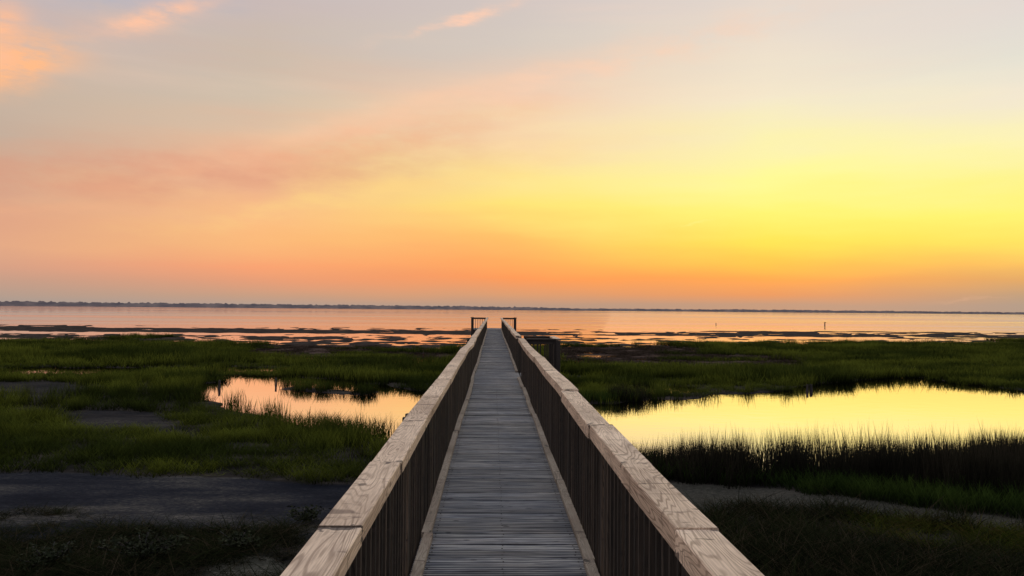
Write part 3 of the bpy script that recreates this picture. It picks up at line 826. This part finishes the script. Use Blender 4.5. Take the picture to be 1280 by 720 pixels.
for y, xo in ((12.45, -1.44), (35.5, -1.52), (45.6, -1.50)):
    V = []; Fc = []; beam(V, Fc, (-.5, y+.5, DZ-.17), (xo, y+.5, DZ-.17), .14, .14); mesh_obj('cross_beam', V, Fc, PILEW, walk)
    pile_mesh(xo+.12, y+.5, -.6, DZ-.04, .085)

def rail(parent, p0, p1, n_b, cap_mat, post_ends=(True, True), header=.18, capw=.14, pw=.10):
    """railing between two plan points: cap, header, balusters, posts"""
    a = Vector((*p0, 0)); b = Vector((*p1, 0))
    V = []; Fc = []; beam(V, Fc, a+Vector((0, 0, CAPTOP-.022)), b+Vector((0, 0, CAPTOP-.022)), capw, .04); mesh_obj('handrail_board', V, Fc, cap_mat, parent)
    V = []; Fc = []; zc = CAPTOP-.045-header/2; beam(V, Fc, a+Vector((0, 0, zc)), b+Vector((0, 0, zc)), .04, header); mesh_obj('header_board', V, Fc, DARKW, parent)
    V = []; Fc = []
    for k in range(n_b):
        p = a.lerp(b, (k+.5)/n_b)
        beam(V, Fc, p+Vector((0, 0, DZ-.2)), p+Vector((0, 0, CAPTOP-.05-header*.3)), .036, .036, .003, (0, 1, 0))
    if n_b: mesh_obj('baluster_row', V, Fc, BALW, parent)
    for e, p in zip(post_ends, (a, b)):
        if e:
            V = []; Fc = []; beam(V, Fc, p+Vector((0, 0, -.5)), p+Vector((0, 0, CAPTOP-.046)), pw, pw, .006, (0, 1, 0)); mesh_obj('post', V, Fc, DARKW, parent)
def platform(name, x0, x1, y0, y1, rim=.24):
    V = []; Fc = []; y = y0+.07
    while y < y1-.03:
        beam(V, Fc, (x0, y, DZ-.022), (x1, y, DZ-.022), .137, .032, .003); y += .145
    o = mesh_obj(name, V, Fc, DECKM, walk)
    V = []; Fc = []
    for (a, b) in (((x0, y0), (x1, y0)), ((x1, y0), (x1, y1)), ((x1, y1), (x0, y1)), ((x0, y1), (x0, y0))):
        beam(V, Fc, (*a, DZ-.04-rim/2), (*b, DZ-.04-rim/2), .04, rim)
    mesh_obj('rim_board', V, Fc, DARKW, o)
    return o
sp = platform('side_platform', .70, 1.54, GAP0-.0, GAP1+.0)
rail(sp, (.80, GAP0), (1.50, GAP0), 4, DARKW, (False, True), .09)
rail(sp, (.80, GAP1), (1.50, GAP1), 4, DARKW, (False, True), .09)
rail(sp, (1.55, GAP0-.05), (1.55, GAP1+.05), 7, CAPW, (True, True), .09)
ep = platform('end_platform', -1.80, 1.88, YE+.02, YE+4.5, .55)
for (a, b, n_, po) in (((-1.74, YE+.05), (-.62, YE+.05), 6, (True, False)), ((1.82, YE+.05), (.79, YE+.05), 6, (True, False)),
                   ((-1.80, YE+.1), (-1.80, YE+4.4), 26, (False, True)), ((1.88, YE+.1), (1.88, YE+4.4), 26, (False, True))):
    rail(ep, a, b, n_, DARKW, po, .09, .16, .17)
for y in (YE+.3, YE+4.2):
    for x in (-1.5, 1.55): pile_mesh(x, y, -1, DZ-.6, .12, ep)

# ------------------------------------------------------------------ stakes and markers
def stake(px, py, h, rad, label, tilt=.04, grp=None, name='wooden_stake', cross=False):
    x, y = ground(px, py)
    V = []; Fc = []; n = 9
    for k, f in enumerate((-.25, .0, .4, .8, 1.0)):
        rr_ = rad*(1-.15*f)*(1+.08*math.sin(k*2.1))
        for i in range(n):
            a = 6.2832*i/n; V.append((rr_*math.cos(a)+tilt*h*f, rr_*math.sin(a), h*f+(.02 if (k == 4 and i % 3 == 0) else 0)))
    for k in range(4):
        for i in range(n): Fc.append((k*n+i, k*n+(i+1) % n, (k+1)*n+(i+1) % n, (k+1)*n+i))
    Fc.append(tuple(4*n+i for i in range(n)))
    if cross:
        beam(V, Fc, (-.16, 0, h*.93), (.26, 0, h*.98), .12, .12)
    o = mesh_obj(name, V, Fc, PILEW, None, (x, y, 0))
    o['label'] = label; o['category'] = 'marker post' if 'marker' in name else 'stake'
    if grp: o['group'] = grp
stake(1009, 489, .26, .05, 'left of two short dark stakes by the far bank of the bright right pond', .02, 'stakes in the pond')
stake(1014, 488, .24, .06, 'right of two short dark stakes by the far bank of the bright right pond', -.03, 'stakes in the pond')
stake(274, 485, .30, .05, 'dark stake at the left tip of the left pond', .03, 'stakes in the pond')
stake(345, 481, .28, .045, 'thin dark stake in the left pond where its far bank begins', -.02, 'stakes in the pond')
stake(1031, 407.5, .85, .13, 'larger dark marker post standing in the bay at the right', .03, 'marker posts in the bay', 'marker_post', True)
stake(895, 406.5, .5, .08, 'smaller faint marker post in the bay, nearer the boardwalk', .0, 'marker posts in the bay', 'marker_post')

# ------------------------------------------------------------------ low shrubs in the left corner
def leafmat():
    m, t = new_mat('shrub_leaves')
    oi = t.n('ShaderNodeTexCoord').outputs['Object']
    n = t.noise(oi, 9, 3)
    c = t.ramp(n, [(.35, (.010,.014,.007,1)), (.6, (.020,.024,.010,1)), (.78, (.055,.055,.03,1))])
    d = t.n('ShaderNodeBsdfPrincipled', Roughness=.8); t.put(d.inputs['Base Color'], c); d.inputs['Specular IOR Level'].default_value = .1
    t.n('ShaderNodeOutputMaterial', Surface=d); return m
LEAFM = leafmat()
def shrub(px, py, h, rad, label, seed, n=620):
    x, y = ground(px, py); rr = np.random.default_rng(seed); root = bpy.data.objects.new('low_shrub', None)
    COL.objects.link(root); root.location = (x, y, .08); root['label'] = label; root['category'] = 'shrub'; root['group'] = 'low shrubs in the turf'
    V = []; Fc = []
    tips = []
    for k in range(16):
        a = rr.uniform(0, 6.28); d = rad*rr.uniform(.3, 1); tip = (d*math.cos(a), d*math.sin(a), h*rr.uniform(.5, 1))
        beam(V, Fc, (0, 0, 0), tip, .012, .012, .002); tips.append(tip)
    mesh_obj('stem', V, Fc, PILEW, root)
    V = []; Fc = []
    for k in range(n):
        t = tips[rr.integers(len(tips))]; f = rr.uniform(.35, 1.1)
        c = Vector((t[0]*f+rr.normal(0, .05), t[1]*f+rr.normal(0, .05), max(.03, t[2]*f+rr.normal(0, .03))))
        d = Vector((rr.normal(), rr.normal(), rr.normal()*.5+.4)).normalized(); s = d.cross(Vector((rr.normal(), rr.normal(), 1))).normalized()
        L_ = rr.uniform(.03, .06); w_ = L_*.32; i = len(V)
        V += [tuple(c), tuple(c+d*L_*.5+s*w_), tuple(c+d*L_), tuple(c+d*L_*.5-s*w_)]; Fc.append((i, i+1, i+2, i+3))
    mesh_obj('foliage', V, Fc, LEAFM, root)
shrub(178, 706, .26, .55, 'wide dark leafy shrub at the bottom left with pale leaf tips', 1, 1100)
shrub(385, 658, .16, .30, 'small brown shrub on the bare mud beside the left handrail', 2, 400)
shrub(60, 715, .22, .40, 'dark leafy shrub nearest the bottom left corner', 3, 600)
shrub(300, 690, .16, .35, 'low dark shrub above the sandy patch at the bottom left', 5, 500)

# ------------------------------------------------------------------ render
scene.view_settings.view_transform = 'Standard'; scene.view_settings.look = 'None'
scene.cycles.max_bounces = 4; scene.cycles.diffuse_bounces = 2; scene.cycles.transmission_bounces = 2
scene.view_settings.exposure = 0; scene.view_settings.gamma = 1
